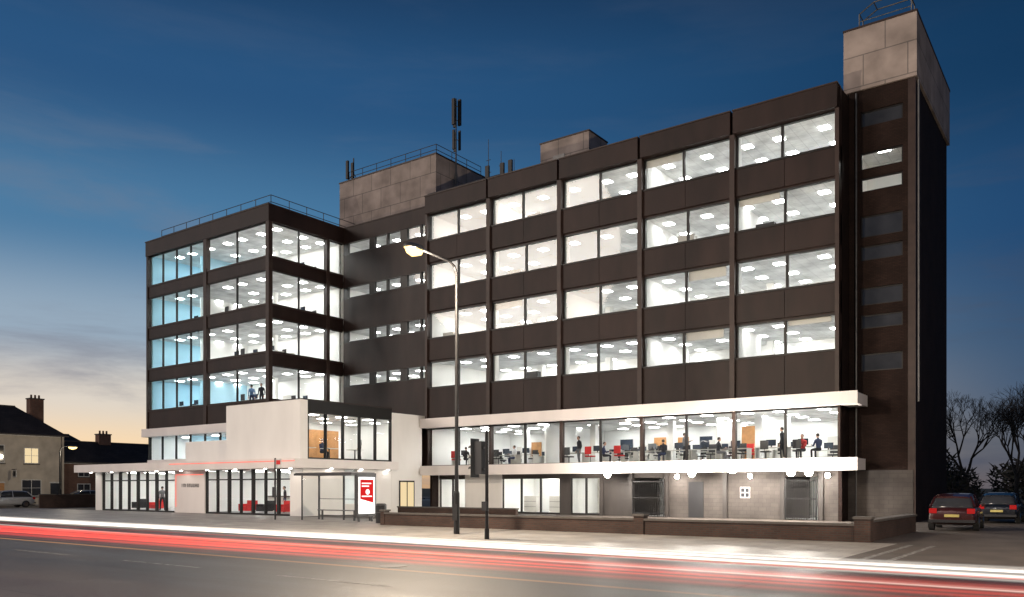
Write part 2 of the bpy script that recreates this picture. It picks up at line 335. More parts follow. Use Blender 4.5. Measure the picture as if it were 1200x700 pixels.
# ------- annex
AX0,AX1,AY=-64.6,-48.75,37.53; AYB=44.6
mid=-56.4
for r,T in enumerate(TOPS):
    B=T-2.45; C=T+.06; F=C-2.9
    nxt=(TOPS[r+1] if r<3 else 6.6)
    zt=B; zb=nxt
    cl.box(AX0,AX1,AY,AY+.26,zb,zt,'dark'); cl.box(AX1-.26,AX1,AY+.262,AYB,zb,zt,'dark')
    cl.box(AX0-.05,AX1+.05,AY-.06,AY-.002,zt-.09,zt-.003,'dark2'); cl.box(AX1+.002,AX1+.05,AY-.001,AYB,zt-.09,zt-.003,'dark2')
    for (a,b,n,gm) in ((AX0+.2,mid-.2,4,'glassb'),(mid+.2,AX1-.25,2,'glass')):
        gl.face([(a,AY+.13,B),(b,AY+.13,B),(b,AY+.13,T),(a,AY+.13,T)],gm)
        fr.box(a,b,AY+.07,AY+.2,T-.06,T-.001); fr.box(a,b,AY+.07,AY+.2,B+.001,B+.06)
        for i in range(1,n):
            x=a+(b-a)*i/n; fr.box(x-.045,x+.045,AY+.06,AY+.2,B+.061,T-.061)
    for (a,b,n) in ((AY+.25,42.85,2),(43.15,AYB,1)):
        gl.face([(AX1-.13,a,B),(AX1-.13,b,B),(AX1-.13,b,T),(AX1-.13,a,T)],'glass')
        fr.box(AX1-.2,AX1-.07,a,b,T-.06,T-.001); fr.box(AX1-.2,AX1-.07,a,b,B+.001,B+.06)
        for i in range(1,n):
            y=a+(b-a)*i/n; fr.box(AX1-.2,AX1-.06,y-.045,y+.045,B+.061,T-.061)
    room(AX0+.2,AX1-.27,AY+.27,50,F,C,'LB','wall')
    rm.box(mid-4.5,mid-4.4,AY+2.5,AY+6.99,F+.003,C-.003,'wallb' if r in(0,3) else 'wall')
    rm.box(AX0+.21,AX0+.3,AY+.3,AY+6.9,F+.003,C-.003,'wallb')
    rm.face([(AX1-.27,AYB,F),(AX1-.27,50,F),(AX1-.27,50,C),(AX1-.27,AYB,C)],'wall')
    rm.box(AX1-6,AX1-5.7,AY+5,AY+5.3,F+.003,C-.003,'wall')
    rm.box(AX0+.31,AX1-.4,AY+7.0,AY+7.1,F+.004,C-.004,'wall')
    lights(AX0+.4,AX1-.4,AY+.5,AY+6.9,C,7,3,skip=.12)
for x0,x1 in ((AX0,AX0+.2),(mid-.2,mid+.2),(AX1-.25,AX1)):
    cl.box(x0,x1,AY-.1,AY+.262 if x1<AX1 else AY+.25,6.6,20.84,'dark2')
cl.box(AX1-.26,AX1+.1,42.85,43.15,6.6,20.84,'dark2')
cl.box(AX1+.001,AX1+.1,AY-.1,AY+.25,6.6,20.84,'dark2')
cl.box(AX0-.08,AX1+.12,AY-.12,AY+.3,20.85,22.0,'dark'); cl.box(AX1-.3,AX1+.12,AY+.302,AYB,20.85,22.0,'dark')
cl.box(AX0-.12,AX1+.16,AY-.16,AY+.35,22.002,22.08,'dark2'); cl.box(AX1-.35,AX1+.16,AY+.352,AYB+.3,22.002,22.08,'dark2')
wh.face([(AX0,AY+.3,21.9),(AX1-.3,AY+.3,21.9),(AX1-.3,50.5,21.9),(AX0,50.5,21.9)],'conc')
cl.box(AX0,AX0+.19,AY+.263,50.5,0,22,'core'); cl.box(AX0+.2,AX1,50.1,50.5,0,22,'core')
wh.box(AX0-.3,AX1+.3,AY-.35,AY+.3,5.9,6.55,'band'); wh.box(AX1-.3,AX1+.3,AY+.302,AYB,5.9,6.55,'band')
for i in range(9):
    x=AX0+.1+i*(AX1-AX0-.2)/8; fr.box(x-.05,x+.05,AY+.06,AY+.2,3.5,5.9)
gl.face([(AX0,AY+.13,3.46),(AX1,AY+.13,3.46),(AX1,AY+.13,5.9),(AX0,AY+.13,5.9)],'glass')
wh.box(AX0,AX1,AY+.0,AY+.26,3.0,4.0,'band')
room(AX0+.2,AX1-.1,AY+.27,46,3.3,5.95); lights(AX0+.4,AX1-.4,AY+.5,46,5.95,7,3)
rm.box(-60,-59.9,AY+1,46,3.31,5.94,'wallb')
# ------- link block
LY=44.6
cl.box(AX1+.05,XL,LY,LY+.3,20.85,22.05,'dark')
for r,T in enumerate(TOPS):
    nxt=TOPS[r+1] if r<3 else 3.0
    cl.box(AX1+.05,XL,LY,LY+.3,nxt,T-.85,'dark')
    gl.face([(AX1,LY+.15,T-.85),(XL,LY+.15,T-.85),(XL,LY+.15,T),(AX1,LY+.15,T)],'glass')
    for x,w in ((-48.5,.25),(-45.6,.3),(-44.0,.08),(-42.3,.35),(-40.6,.08),(-39.3,.2)):
        fr.box(x-w,x+w,LY+.05,LY+.25,T-.849,T-.001,'frame')
    fr.box(AX1+.06,XL,LY-.03,LY-.002,T-.93,T-.851,'frame')
    room(AX1,XL,LY+.31,49,T-2.9,T+.05); lights(AX1,XL,LY+.5,49,T+.05,4,2)
cl.box(AX1+.05,XL,LY-.05,LY+.35,22.052,22.12,'dark2')
wh.face([(AX1-.3,LY+.3,22.0),(XL,LY+.3,22.0),(XL,55.5,22.0),(AX1-.3,55.5,22.0)],'conc')
# ------- penthouses
wh.box(-51.8,-41.2,47,53.2,21.9,26.95,'conc'); cl.box(-51.85,-41.15,46.95,53.25,26.952,27.05,'dark2')
wh.box(-33.7,-29.6,50,52.6,22.0,26.8,'conc'); cl.box(-33.75,-29.55,49.95,52.65,26.802,26.9,'dark2')
fr.box(-32.6,-31.6,49.96,49.998,24.6,25.7,'metal'); 
wh.box(-37.5,-34.5,49.5,52,22.0,24.6,'conc')
rl=MB('roof_railing',OB,['metal'])
def rail(pts,z,h=1.0,step=1.6,closed=False):
    for a,b in zip(pts[:-1],pts[1:]):
        A=Vector((*a,z));Bv=Vector((*b,z)); L=(Bv-A).length; n=max(1,int(L/step))
        for hh in (h,h*.55): rl.tube(A+Vector((0,0,hh)),Bv+Vector((0,0,hh)),.028,n=5)
        for i in range(n+1):
            p=A.lerp(Bv,i/n); rl.tube(p,p+Vector((0,0,h)),.028,n=5)
rail([(AX0+.8,AY+.8),(AX1-.8,AY+.8),(AX1-.8,AYB+2)],22.0,1.1)
rail([(-51.2,47.5),(-41.6,47.5),(-41.6,53)],27.05,.9)
rail([(-40.5,45.3),(-34,45.3)],22.05,1.2); rail([(-38,48),(-30,48)],22.05,1.9)
rl.done()
# ------- entrance block
EX0,EX1,EY=-46.3,-39.0,32.3
wh.box(EX0,EX1,EY,EY+.3,3.46,7.0,'white')
wh.box(EX0,EX0+.3,EY+.301,40,3.46,7.0,'white')
wh.box(EX1-.3,EX1,EY+.301,EY+.55,3.46,6.99,'white')
wh.box(EX1-.3,EX1,40.0,43.0,0,6.75,'white')
wh.box(EX0+.31,EX1-.31,EY+.31,44.4,6.5,6.8,'white')
cl.box(EX0-.03,EX1+.03,EY-.03,EY+.33,7.003,7.05,'dark2')
cl.box(EX1-.25,EX1+.02,EY+.552,39.99,6.25,7.0,'frame')
cl.box(EX1-.26,EX1+.04,EY+.552,39.99,7.002,7.06,'dark2')
gl.face([(EX1-.1,EY+.55,3.46),(EX1-.1,40,3.46),(EX1-.1,40,6.25),(EX1-.1,EY+.55,6.25)],'glass')
for i in range(6):
    y=EY+.6+i*(39.95-EY-.6)/5; fr.box(EX1-.2,EX1,y-.05,y+.05,3.46,6.249)
fr.box(EX1-.2,EX1,EY+.65,39.9,3.461,3.55)
room(EX0+.31,EX1-.3,EY+.31,43.0,3.47,6.3,'LB'); lights(EX0+.5,EX1-.5,EY+.5,42.8,6.3,3,4,'panelg')
rm.box(EX1-4.2,EX1-4.1,36.0,39.0,3.48,5.6,'wood')
rm.face([(EX1-.31,40,3.47),(EX1-.31,43,3.47),(EX1-.31,43,6.3),(EX1-.31,40,6.3)],'wall')
wh.box(-64.5,-38.55,31.5,32.28,2.88,3.45,'band')
wh.box(-64.5,EX0-.001,32.282,AY-.05,2.9,3.44,'band'); wh.box(EX0,-38.56,32.282,40.2,2.9,3.44,'band')
wh.box(EX0-6,EX0-.01,33.2,AY-.4,3.442,4.9,'white')
GY=32.5
wh.box(-63.2,-62.3,GY,GY+.3,0,2.88,'white'); wh.box(-52.5,-48.95,GY,GY+.3,0,2.88,'band'); wh.box(-40.2,EX1,GY,GY+.3,0,2.88,'white')
wh.box(EX1-.3,EX1,GY+.301,35.8,0,2.88,'white'); wh.box(EX1-.3,EX1,36.9,39.99,0,2.88,'white'); wh.box(EX1-.3,EX1-.01,35.801,36.899,0,.7,'white')
gl.face([(EX1-.15,35.8,.7),(EX1-.15,36.9,.7),(EX1-.15,36.9,2.88),(EX1-.15,35.8,2.88)],'glass')
for a,b,n in ((-62.3,-52.5,8),(-48.95,-40.2,7)):
    gl.face([(a,GY+.15,.05),(b,GY+.15,.05),(b,GY+.15,2.88),(a,GY+.15,2.88)],'glass')
    for i in range(n+1):
        x=a+(b-a)*i/n; w=.05 if i%2 else .09; fr.box(x-w,x+w,GY+.06,GY+.24,.02,2.88)
    fr.box(a,b,GY+.08,GY+.22,2.2,2.28); fr.box(a,b,GY+.07,GY+.23,.0,.1)
room(-63.2,EX1-.31,GY+.31,43,.03,2.87,'LB'); lights(-63,-40,GY+.6,42.5,2.87,9,4,'panelg')
rm.box(-51,-50.8,GY+.4,41,.04,2.86,'wall'); 
for x in (-60.5,-57.5,-54.5,-46.5,-43.5): rm.box(x-.5,x+.5,38,38.2,.04,2.3,random.choice(['wood','wall','wallb','wall']))
wh.box(EX1+.005,EX1+.05,40.7,42.2,.05,2.2,'frame')
lt.box(EX1+.051,EX1+.06,40.8,41.4,.15,2.1,'warmw'); lt.box(EX1+.051,EX1+.06,41.5,42.1,.15,2.1,'warmw')
dl=[(x,32.05,2.878) for x in (-63,-60,-57,-54,-51,-48,-45,-42,-39.6)]+[(-38.75,y,2.898) for y in (34.5,37,39.4)]
for x,y,z in dl: lt.tube((x,y,z),(x,y,z-.03),.09,n=10,m='panelg')  # downlights added under the canopy to brighten its white underside
rtr=MB('red_light_trace',OB,['redtrace'])  # stands in for a passing vehicle's red light trail, no fitting on the wall
rtr.path([(-52.3,GY-.03,.4),(-52.3,GY-.03,2.6),(-49.1,GY-.03,2.6)],.015); rtr.path([(-51.5,31.47,3.3),(-38.53,31.47,3.3)],.015); rtr.done()
sg=MB('sign_lettering',OB,['frame'])
R_=random.Random(3); x=-51.6
for k in range(9):
    w_=R_.choice([.10,.14,.16]); sg.box(x,x+.035,GY-.02,GY-.002,1.75,1.99)
    if w_>.1: sg.box(x+w_-.03,x+w_,GY-.02,GY-.002,1.75,1.99)
    if w_>.1:
        zz=R_.choice([1.75,1.86,1.955]); sg.box(x+.036,x+w_-.031,GY-.02,GY-.002,zz,zz+.035)
    x+=w_+.09
sg.done()
for q in (cl,fr,gl,rm,wh,g): q.done()
lt.done()
# ------------------------------------------------------------------ office furniture
def desk(x,y,F,rot=0,chair='black',mon=True):
    fu.box(x-.8,x+.8,y-.38,y+.38,F+.71,F+.74,'desk')
    for sx in(-.76,.72): fu.box(x+sx,x+sx+.04,y-.34,y+.34,F,F+.709,'desk')
    s=-1 if rot else 1
    if mon:
        fu.box(x-.27,x+.27,y+.12*s-.02,y+.12*s+.02,F+.84,F+1.18,'screen'); fu.box(x-.03,x+.03,y+.14*s,y+.18*s,F+.741,F+.95,'black'); fu.box(x-.12,x+.12,y+.06*s-.08,y+.06*s+.1,F+.742,F+.755,'black')
    cy=y-.75*s; 
    fu.tube((x,cy,F+.1),(x,cy,F+.44),.03,m='black')
    for k in range(5):
        t=k*1.2566; fu.tube((x,cy,F+.1),(x+.28*math.cos(t),cy+.28*math.sin(t),F+.05),.02,m='black',n=5)
    fu.box(x-.24,x+.24,cy-.23,cy+.23,F+.44,F+.52,chair); fu.box(x-.22,x+.22,cy-.27*s-.03,cy-.27*s+.03,F+.6,F+1.08,chair)
    fu.tube((x,cy-.22*s,F+.46),(x,cy-.28*s,F+.7),.02,m='black',n=5)
x=XL+1.5
while x<XR-1.2:
    for yy in (45.4,48.2,50.6):
        if random.random()<.9 and not(-31<x<-29): desk(x+random.uniform(-.2,.2),yy,3.205,random.random()<.5,random.choice(['black','red','black','black']))
    x+=1.85
for i in range(6): cabinet(random.uniform(-38,-12),52.5,3.205,random.uniform(1,1.9))
for T in TOPS:
    F=T+.06-2.9+.004
    for x in (-62.5,-60.4,-55,-53,-50.7):
        if random.random()<.5: desk(x,AY+1.9,F,random.random()<.5)
    for y in (40.5,42.3): 
        if random.random()<.4: desk(AX1-1.9,y,F,random.random()<.5)
    for x in (-62,-54): cabinet(x,AY+6,F,1.5)
for x in (-37.6,-32.4,-30.3): cabinet(x,47,.04,1.1)
for x,m in ((-61,'black'),(-58.6,'red'),(-55,'black'),(-47.5,'red'),(-45.6,'black'),(-43.6,'red'),(-41.8,'red')):
    fu.box(x-.45,x+.45,34.4,35.1,.15,.45,m); fu.box(x-.45,x+.45,35.1,35.3,.2,.85,m)
    for sx in(-.45,.37): fu.box(x+sx,x+sx+.08,34.4,35.098,.451,.62,m)
fu.box(-47.5,-43,36.5,37.1,.04,1.1,'desk'); fu.box(-47.6,-42.9,36.4,37.2,1.101,1.15,'black')
for y in (33.8,35.6,37.8): 
    fu.box(-40.6,-39.8,y-.4,y+.4,4.18,4.22,'desk'); fu.tube((-40.2,y,3.48),(-40.2,y,4.18),.04,m='black')
fu.done()
# ------------------------------------------------------------------ people
def clothes(name,shirt,trous,zc):
    m,nt,out=newmat(name);N=nt.nodes;L=nt.links
    b=N.new('ShaderNodeBsdfPrincipled'); b.inputs['Roughness'].default_value=.9; L.new(b.outputs[0],out.inputs[0])
    tc=N.new('ShaderNodeTexCoord'); sp=N.new('ShaderNodeSeparateXYZ'); L.new(tc.outputs['Object'],sp.inputs[0])
    gt=N.new('ShaderNodeMath'); gt.operation='GREATER_THAN'; gt.inputs[1].default_value=zc; L.new(sp.outputs[2],gt.inputs[0])
    mx=N.new('ShaderNodeMix'); mx.data_type='RGBA'; mx.inputs[6].default_value=(*trous,1); mx.inputs[7].default_value=(*shirt,1)
    L.new(gt.outputs[0],mx.inputs[0]); L.new(mx.outputs[2],b.inputs['Base Color']); return m
def skinmesh(name,parent,verts,edges,radii,roots,m):
    me=bpy.data.meshes.new(name); me.from_pydata(verts,edges,[]); o=bpy.data.objects.new(name,me); COL.objects.link(o); o.parent=parent
    o.modifiers.new('sk','SKIN'); sv=me.skin_vertices[0].data if me.skin_vertices else None
    if sv is None:
        bpy.context.view_layer.objects.active=o; bpy.ops.mesh.customdata_skin_add(); sv=me.skin_vertices[0].data
    for i,r in enumerate(radii):
        sv[i].radius=(r,r) if not isinstance(r,tuple) else r; sv[i].use_root=i in roots
    sb=o.modifiers.new('s','SUBSURF'); sb.levels=1; sb.render_levels=1; me.materials.append(m); o.modifiers['sk'].use_smooth_shade=True
    return o
pc=0
def person(name,loc,rz,pose,shirt,trous,hair=(.03,.02,.015)):
    global pc; pc+=1
    P=empty(name,loc,rz)
    if pose=='sit':
        hip=.52; J=dict(pel=(0,0,hip),sp=(0,.02,hip+.25),ch=(0,.03,hip+.43),nk=(0,.05,hip+.56),hd=(0,.07,hip+.64))
        for s,n in((1,'R'),(-1,'L')):
            J['sh'+n]=(s*.18,.03,hip+.47);J['el'+n]=(s*.23,.12,hip+.2);J['wr'+n]=(s*.15,.37,hip+.25)
            J['hp'+n]=(s*.10,.03,hip);J['kn'+n]=(s*.12,.45,hip+.0);J['an'+n]=(s*.12,.42,.08);J['to'+n]=(s*.13,.58,.04)
        zc=hip+.08
    else:
        J=dict(pel=(0,0,.95),sp=(0,.0,1.17),ch=(0,.0,1.36),nk=(0,.01,1.49),hd=(0,.03,1.57)); zc=.98
        st=.14 if pose=='walk' else .02
        for s,n in((1,'R'),(-1,'L')):
            J['sh'+n]=(s*.19,.0,1.41);J['el'+n]=(s*.24,-.03+s*st*.4,1.12);J['wr'+n]=(s*.23,.06+s*st,.87)
            J['hp'+n]=(s*.10,0,.92);J['kn'+n]=(s*.11,.03-s*st,.5);J['an'+n]=(s*.11,-.02-s*st*1.8,.08);J['to'+n]=(s*.13,.13-s*st*1.8,.04)
        if pose=='reach':
            J['elR']=(.25,.2,1.2);J['wrR']=(.2,.42,1.3)
    keys=list(J); V=[J[k] for k in keys]; I={k:i for i,k in enumerate(keys)}
    R=dict(pel=(.15,.11),sp=(.135,.10),ch=(.16,.11),nk=.055,hd=.05,sh=.07,el=.045,wr=.032,hp=.095,kn=.062,an=.045,to=.04)
    rad=[R.get(k,R.get(k[:2])) for k in keys]
    E=[('pel','sp'),('sp','ch'),('ch','nk'),('nk','hd')]
    for n in 'RL': E+=[('ch','sh'+n),('sh'+n,'el'+n),('el'+n,'wr'+n),('pel','hp'+n),('hp'+n,'kn'+n),('kn'+n,'an'+n),('an'+n,'to'+n)]
    skinmesh('body',P,V,[(I[a],I[b]) for a,b in E],rad,[0],clothes('clothes_%d'%pc,shirt,trous,zc))
    V=[];E=[];Rr=[];roots=[]
    for n in 'RL':
        w=Vector(J['wr'+n]); e=Vector(J['el'+n]); d=(w-e).normalized(); side=Vector((0,0,1)).cross(d)
        if side.length<.3: side=Vector((0,1,0))
        side.normalize(); s=1 if n=='R' else -1
        b=len(V); roots.append(b); V+=[w-d*.01,w+d*.07]; Rr+=[.026,.034]; E.append((b,b+1))
        for q in range(4):
            o=(q-1.5)*.021; i=len(V); L=(.07,.08,.075,.058)[q]
            V+=[w+d*.09+side*o,w+d*(.09+L*.6)+side*o-Vector((0,0,.006)),w+d*(.09+L)+side*o-Vector((0,0,.02))]; Rr+=[.010,.009,.007]; E+=[(b+1,i),(i,i+1),(i+1,i+2)]
        i=len(V); V+=[w+d*.035-side*.04,w+d*.075-side*.055]; Rr+=[.012,.009]; E+=[(b,i),(i,i+1)]
    skinmesh('hands',P,[tuple(v) for v in V],E,Rr,roots,M['skin'])
    h=Vector(J['hd'])+Vector((0,.02,.09)); hb=MB('head',P,['skin','hair']); rings=[]; n=12
    prof=[(-.125,.02),(-.115,.045),(-.085,.062),(-.04,.072),(0,.077),(.05,.078),(.09,.062),(.112,.03),(.118,.005)]
    for z,r in prof:
        ring=[]
        for i in range(n):
            t=2*math.pi*i/n; yy=math.sin(t)*r*1.2; xx=math.cos(t)*r
            if z<-.05 and yy<0: yy*=.8
            ring.append((h.x+xx,h.y+yy,h.z+z))
        rings.append(ring)
    hb.loft(rings,'skin')
    hb.loft([[(h.x-.012,h.y+.085,h.z-.03),(h.x+.012,h.y+.085,h.z-.03),(h.x,h.y+.115,h.z-.035)],[(h.x-.006,h.y+.085,h.z+.02),(h.x+.006,h.y+.085,h.z+.02),(h.x,h.y+.093,h.z+.02)]],'skin')
    for s in(-1,1):
        hb.box(h.x+s*.03-.01,h.x+s*.03+.01,h.y+.078,h.y+.09,h.z-.002,h.z+.008,'black'); hb.tube((h.x+s*.072,h.y,h.z-.03),(h.x+s*.078,h.y-.01,h.z+.025),.014,n=6,m='skin')
    hb.box(h.x-.022,h.x+.022,h.y+.07,h.y+.082,h.z-.068,h.z-.06,'red')
    hr=[]
    for z,r in [(-.03,.082),(.02,.088),(.06,.086),(.1,.068),(.125,.03),(.13,.004)]:
        hr.append([(h.x+math.cos(2*math.pi*i/n)*r,h.y-.014+math.sin(2*math.pi*i/n)*r*(1.12 if math.sin(2*math.pi*i/n)<0 or z>.05 else .2),h.z+z) for i in range(n)])
    hb.loft(hr,'hair'); hb.done(smooth=True)
W=(.6,.6,.62);Bk=(.02,.02,.025);Nv=(.03,.04,.09);Gr=(.15,.15,.16);Rd=(.4,.04,.04);Bl=(.12,.22,.4)
for (x,y,p,rz,sh,tr) in [(-36.6,44.9,'sit',.3,Bk,Bk),(-32.5,45.2,'sit',1.8,W,Nv),(-27.3,44.9,'stand',2.6,Bk,Gr),(-25.6,45.0,'sit',-1.2,Nv,Bk),(-21.4,44.8,'sit',.8,Bk,Nv),
    (-20.6,45.9,'reach',-1.0,Gr,Bk),(-18.0,44.7,'sit',-.8,Bk,Gr),(-14.3,44.6,'stand',1.4,Bk,Bk),(-13.3,44.9,'sit',2.9,Rd,Bk),(-12.4,44.6,'sit',.9,Nv,Bk)]:
    person('office_worker',(x,y,3.21),rz,p,sh,tr)
person('office_worker',(-40.2,33.3,3.48),0.2,'sit',Bk,Bk); person('office_worker',(-40.9,35.6,3.48),-1.57,'sit',Nv,Bk); person('office_worker',(-40.6,38.6,3.48),2,'stand',Gr,Bk)
person('office_worker',(-52.3,38.7,TOPS[3]+.06-2.9),1.2,'stand',Bl,Nv); person('office_worker',(-51.0,38.6,TOPS[3]+.06-2.9),3.6,'stand',Bk,Bk)
person('visitor',(-44.8,35.8,.04),2.6,'stand',Bk,Nv); person('visitor',(-56.5,34.0,.04),1.2,'walk',Gr,Bk)
# ------------------------------------------------------------------ roof masts
def mast(name,x,y,z,h,panels):
    m=MB(name,None,['metal','polem'])
    m.tube((x,y,z),(x,y,z+h),.07,.05); 
    for dx,dy in ((1,0),(-.6,.8),(-.6,-.8)): m.tube((x+dx*.7,y+dy*.7,z),(x,y,z+h*.45),.03,n=5)
    if panels:
        for k in range(3):
            t=k*2.094+.5; px,py=x+.28*math.cos(t),y+.28*math.sin(t)
            m.box(px-.13,px+.13,py-.08,py+.08,z+h-2.1,z+h-.1,'polem'); m.box(px-.1,px+.1,py-.05,py+.05,z+h-4.0,z+h-2.5,'polem')
            m.tube((x,y,z+h-.6),(px,py,z+h-.6),.03,m='metal'); m.tube((x,y,z+h-1.7),(px,py,z+h-1.7),.03,m='metal'); m.tube((x,y,z+h-3.2),(px,py,z+h-3.2),.03,m='metal')
    m.done()
mast('antenna_mast',-40.9,49,22,9.8,True)
mast('antenna_mast',-51.2,48,27.0,2.3,False)
for x,y,z,h in ((-51.3,47.4,27,1.9),(-50.9,47.6,27,1.7)):
    m=MB('panel_antenna',None,['polem','metal']); m.box(x-.12,x+.12,y-.08,y+.08,z+.4,z+h); m.tube((x,y+.12,z),(x,y+.12,z+h),.04,m='metal'); m.box(x-.03,x+.03,y+.08,y+.12,z+h*.6,z+h*.7,'metal'); m.done()
def whip(x,y,z,h):
    m=MB('whip_antenna',None,['metal']); m.tube((x,y,z),(x,y,z+h),.045,.02,6); m.tube((x-.25,y,z+h*.6),(x+.25,y,z+h*.6),.025,n=5); m.tube((x-.2,y,z+h*.75),(x+.2,y,z+h*.75),.025,n=5)
    m.box(x-.1,x+.1,y-.1,y+.1,z,z+.3); m.done()
whip(-38.5,50,22,6.4); whip(-35.8,48,22,4.2); whip(-35.0,48.5,22,3.6)
ru=MB('rooftop_equipment',OB,['metal','polem'])
for x,y in ((-36.6,47.4),(-35.4,47.6),(-34.6,47.5)):
    ru.tube((x,y,22),(x,y,25.0),.04); ru.box(x-.16,x+.16,y-.08,y+.08,23.7,25.1,'polem')
for x in (-26,-22): ru.box(x,x+1.6,49,50.2,22,23.2,'metal')
ru.done()
# ------------------------------------------------------------------ ground, road, pavements
def sheet(name,x0,x1,y0,y1,z,m):
    q=MB(name,None,[m]); q.face([(x0,y0,z),(x1,y0,z),(x1,y1,z),(x0,y1,z)]); return q.done()
sheet('ground',-2500,2500,-2500,2500,-.145,'grass')
sheet('road',-600,400,3.3,20.0,-.12,'asph')
sheet('side_street',-90,-74,20.0,200,-.12,'asph')
pv=MB('pavement',None,['pave','kerb'])
pv.box(-73.8,400,20.2,27.2,-.14,0,'pave'); pv.box(-73.8,400,20.0,20.197,-.14,.006,'kerb')
pv.box(-74,-73.803,20.0,120,-.14,.006,'kerb')
pv.box(-600,-90.2,20.2,27.2,-.14,0,'pave'); pv.box(-600,-90.2,20.0,20.197,-.14,.006,'kerb'); pv.box(-90.197,-90,20.0,120,-.14,.006,'kerb')
pv.box(-600,400,-8,3.1,-.14,0,'pave'); pv.box(-600,400,3.103,3.3,-.14,.006,'kerb')
pv.box(-73.8,-27.3,27.203,32.2,-.14,.001,'pave')
pv.done()
fc=MB('forecourt',None,['fore']); fc.box(-27.297,30,27.203,120,-.14,-.004); fc.box(-73.8,-27.3,32.203,120,-.14,-.004); fc.box(-120,-90.2,27.203,120,-.14,-.004); fc.done()
sheet('driveway',-5.2,14,20.3,60,.010,'fore')
mk=MB('road_markings',None,['wroad','ypaint'])
def mline(x0,x1,y,w,m='wroad',z=-.115): mk.face([(x0,y-w/2,z),(x1,y-w/2,z),(x1,y+w/2,z),(x0,y+w/2,z)],m)
for x in range(-200,60,6): mline(x,x+3.2,11.0,.11)
for a,b in ((-73,-34),(-12,-5)):
    mline(a,b,19.7,.09,'ypaint'); mline(a,b,19.45,.09,'ypaint')
mline(-33,-13,17.0,.12,'ypaint')
for x in (-33,-13): mk.face([(x,17.06,-.115),(x+.12,17.06,-.115),(x+.12,19.9,-.115),(x,19.9,-.115)],'ypaint')
for x in (-4.8,-4.2): mk.face([(x,20.5,.016),(x+.15,20.5,.016),(x+.15,26.5,.016),(x,26.5,.016)],'wroad')
mk.done()
for mx_,my_ in ((-13.5,13.9),(-9.2,9.0)):
    mc=MB('manhole_cover',None,['metal']); mc.tube((mx_,my_,-.119),(mx_,my_,-.110),.33,n=24); mc.done()
def lowwall(name,segs):
    w=MB(name,None,['lowb','coping'])
    for x0,x1,y0,y1,h in segs:
        w.box(x0,x1,y0,y1,-.01,h,'lowb'); w.box(x0-.04,x1+.04,y0-.04,y1+.04,h+.002,h+.08,'coping')
    w.done()
lowwall('low_brick_wall',[(-27,-6.5,27.25,27.5,.50),(-6.48,-6.0,27.2,27.62,.72),(-6.4,-6.1,27.68,35.2,.60),(-27.3,-27.05,27.25,27.6,.62),(-14.2,-13.8,27.2,27.55,.66)])
lowwall('low_brick_wall',[(-36.9,-27.6,38.4,38.65,.45)])
def gate(x0,x1,y,h=2.2):
    w=MB('metal_gate',None,['polem']); n=int((x1-x0)/.12)
    for i in range(n+1):
        x=x0+(x1-x0)*i/n; w.tube((x,y,.02),(x,y,h-(.0 if i in(0,n) else .05)),.035 if i in(0,n) else .012,n=5)
    for z in (.2,1.1,h-.15): w.box(x0,x1,y-.015,y+.015,z,z+.04)
    w.done()
gate(-23.1,-21.1,YG-.2); gate(-14.0,-12.4,YG-.2); 
# ------------------------------------------------------------------ lights at building
def point(name,loc,e,col=(1,.93,.83),r=.08,parent=None):
    l=bpy.data.lights.new(name,'POINT'); l.energy=e; l.color=col; l.shadow_soft_size=r
    o=bpy.data.objects.new(name,l); o.location=loc; COL.objects.link(o)
    if parent:o.parent=parent
def flood(x,z,y=42.55,e=70,s=1.0):
    P=empty('flood_light',(x,y,z)); b=MB('housing',P,['black','flood'])
    b.box(-.14*s,.14*s,-.02,.09,-.1*s,.14*s,'black')
    rr=[]
    for k in range(7):
        a=math.pi/2*k/6; rad=.19*s*math.cos(a)+.004; yy=-.021-.17*s*math.sin(a)
        rr.append([(rad*math.cos(2*math.pi*i/14),yy,rad*math.sin(2*math.pi*i/14)) for i in range(14)])
    b.loft(rr,'flood'); b.done(smooth=True)
    point('lamp',(0,-.36*s-.05,-.1),e,parent=P,r=.12)
for x,z,e,s in ((-23.9,2.5,900,1.1),(-18.6,2.5,1000,1.1),(-16.3,2.85,1100,1.9),(-13.2,2.5,800,1.1),(-12.3,2.5,700,1.1)): flood(x,z,e=e,s=s)
for x,z in ((-20.2,2.35),(-15.9,2.35),(-11.8,2.35)): flood(x,z,y=YG-.25,e=60,s=.7)
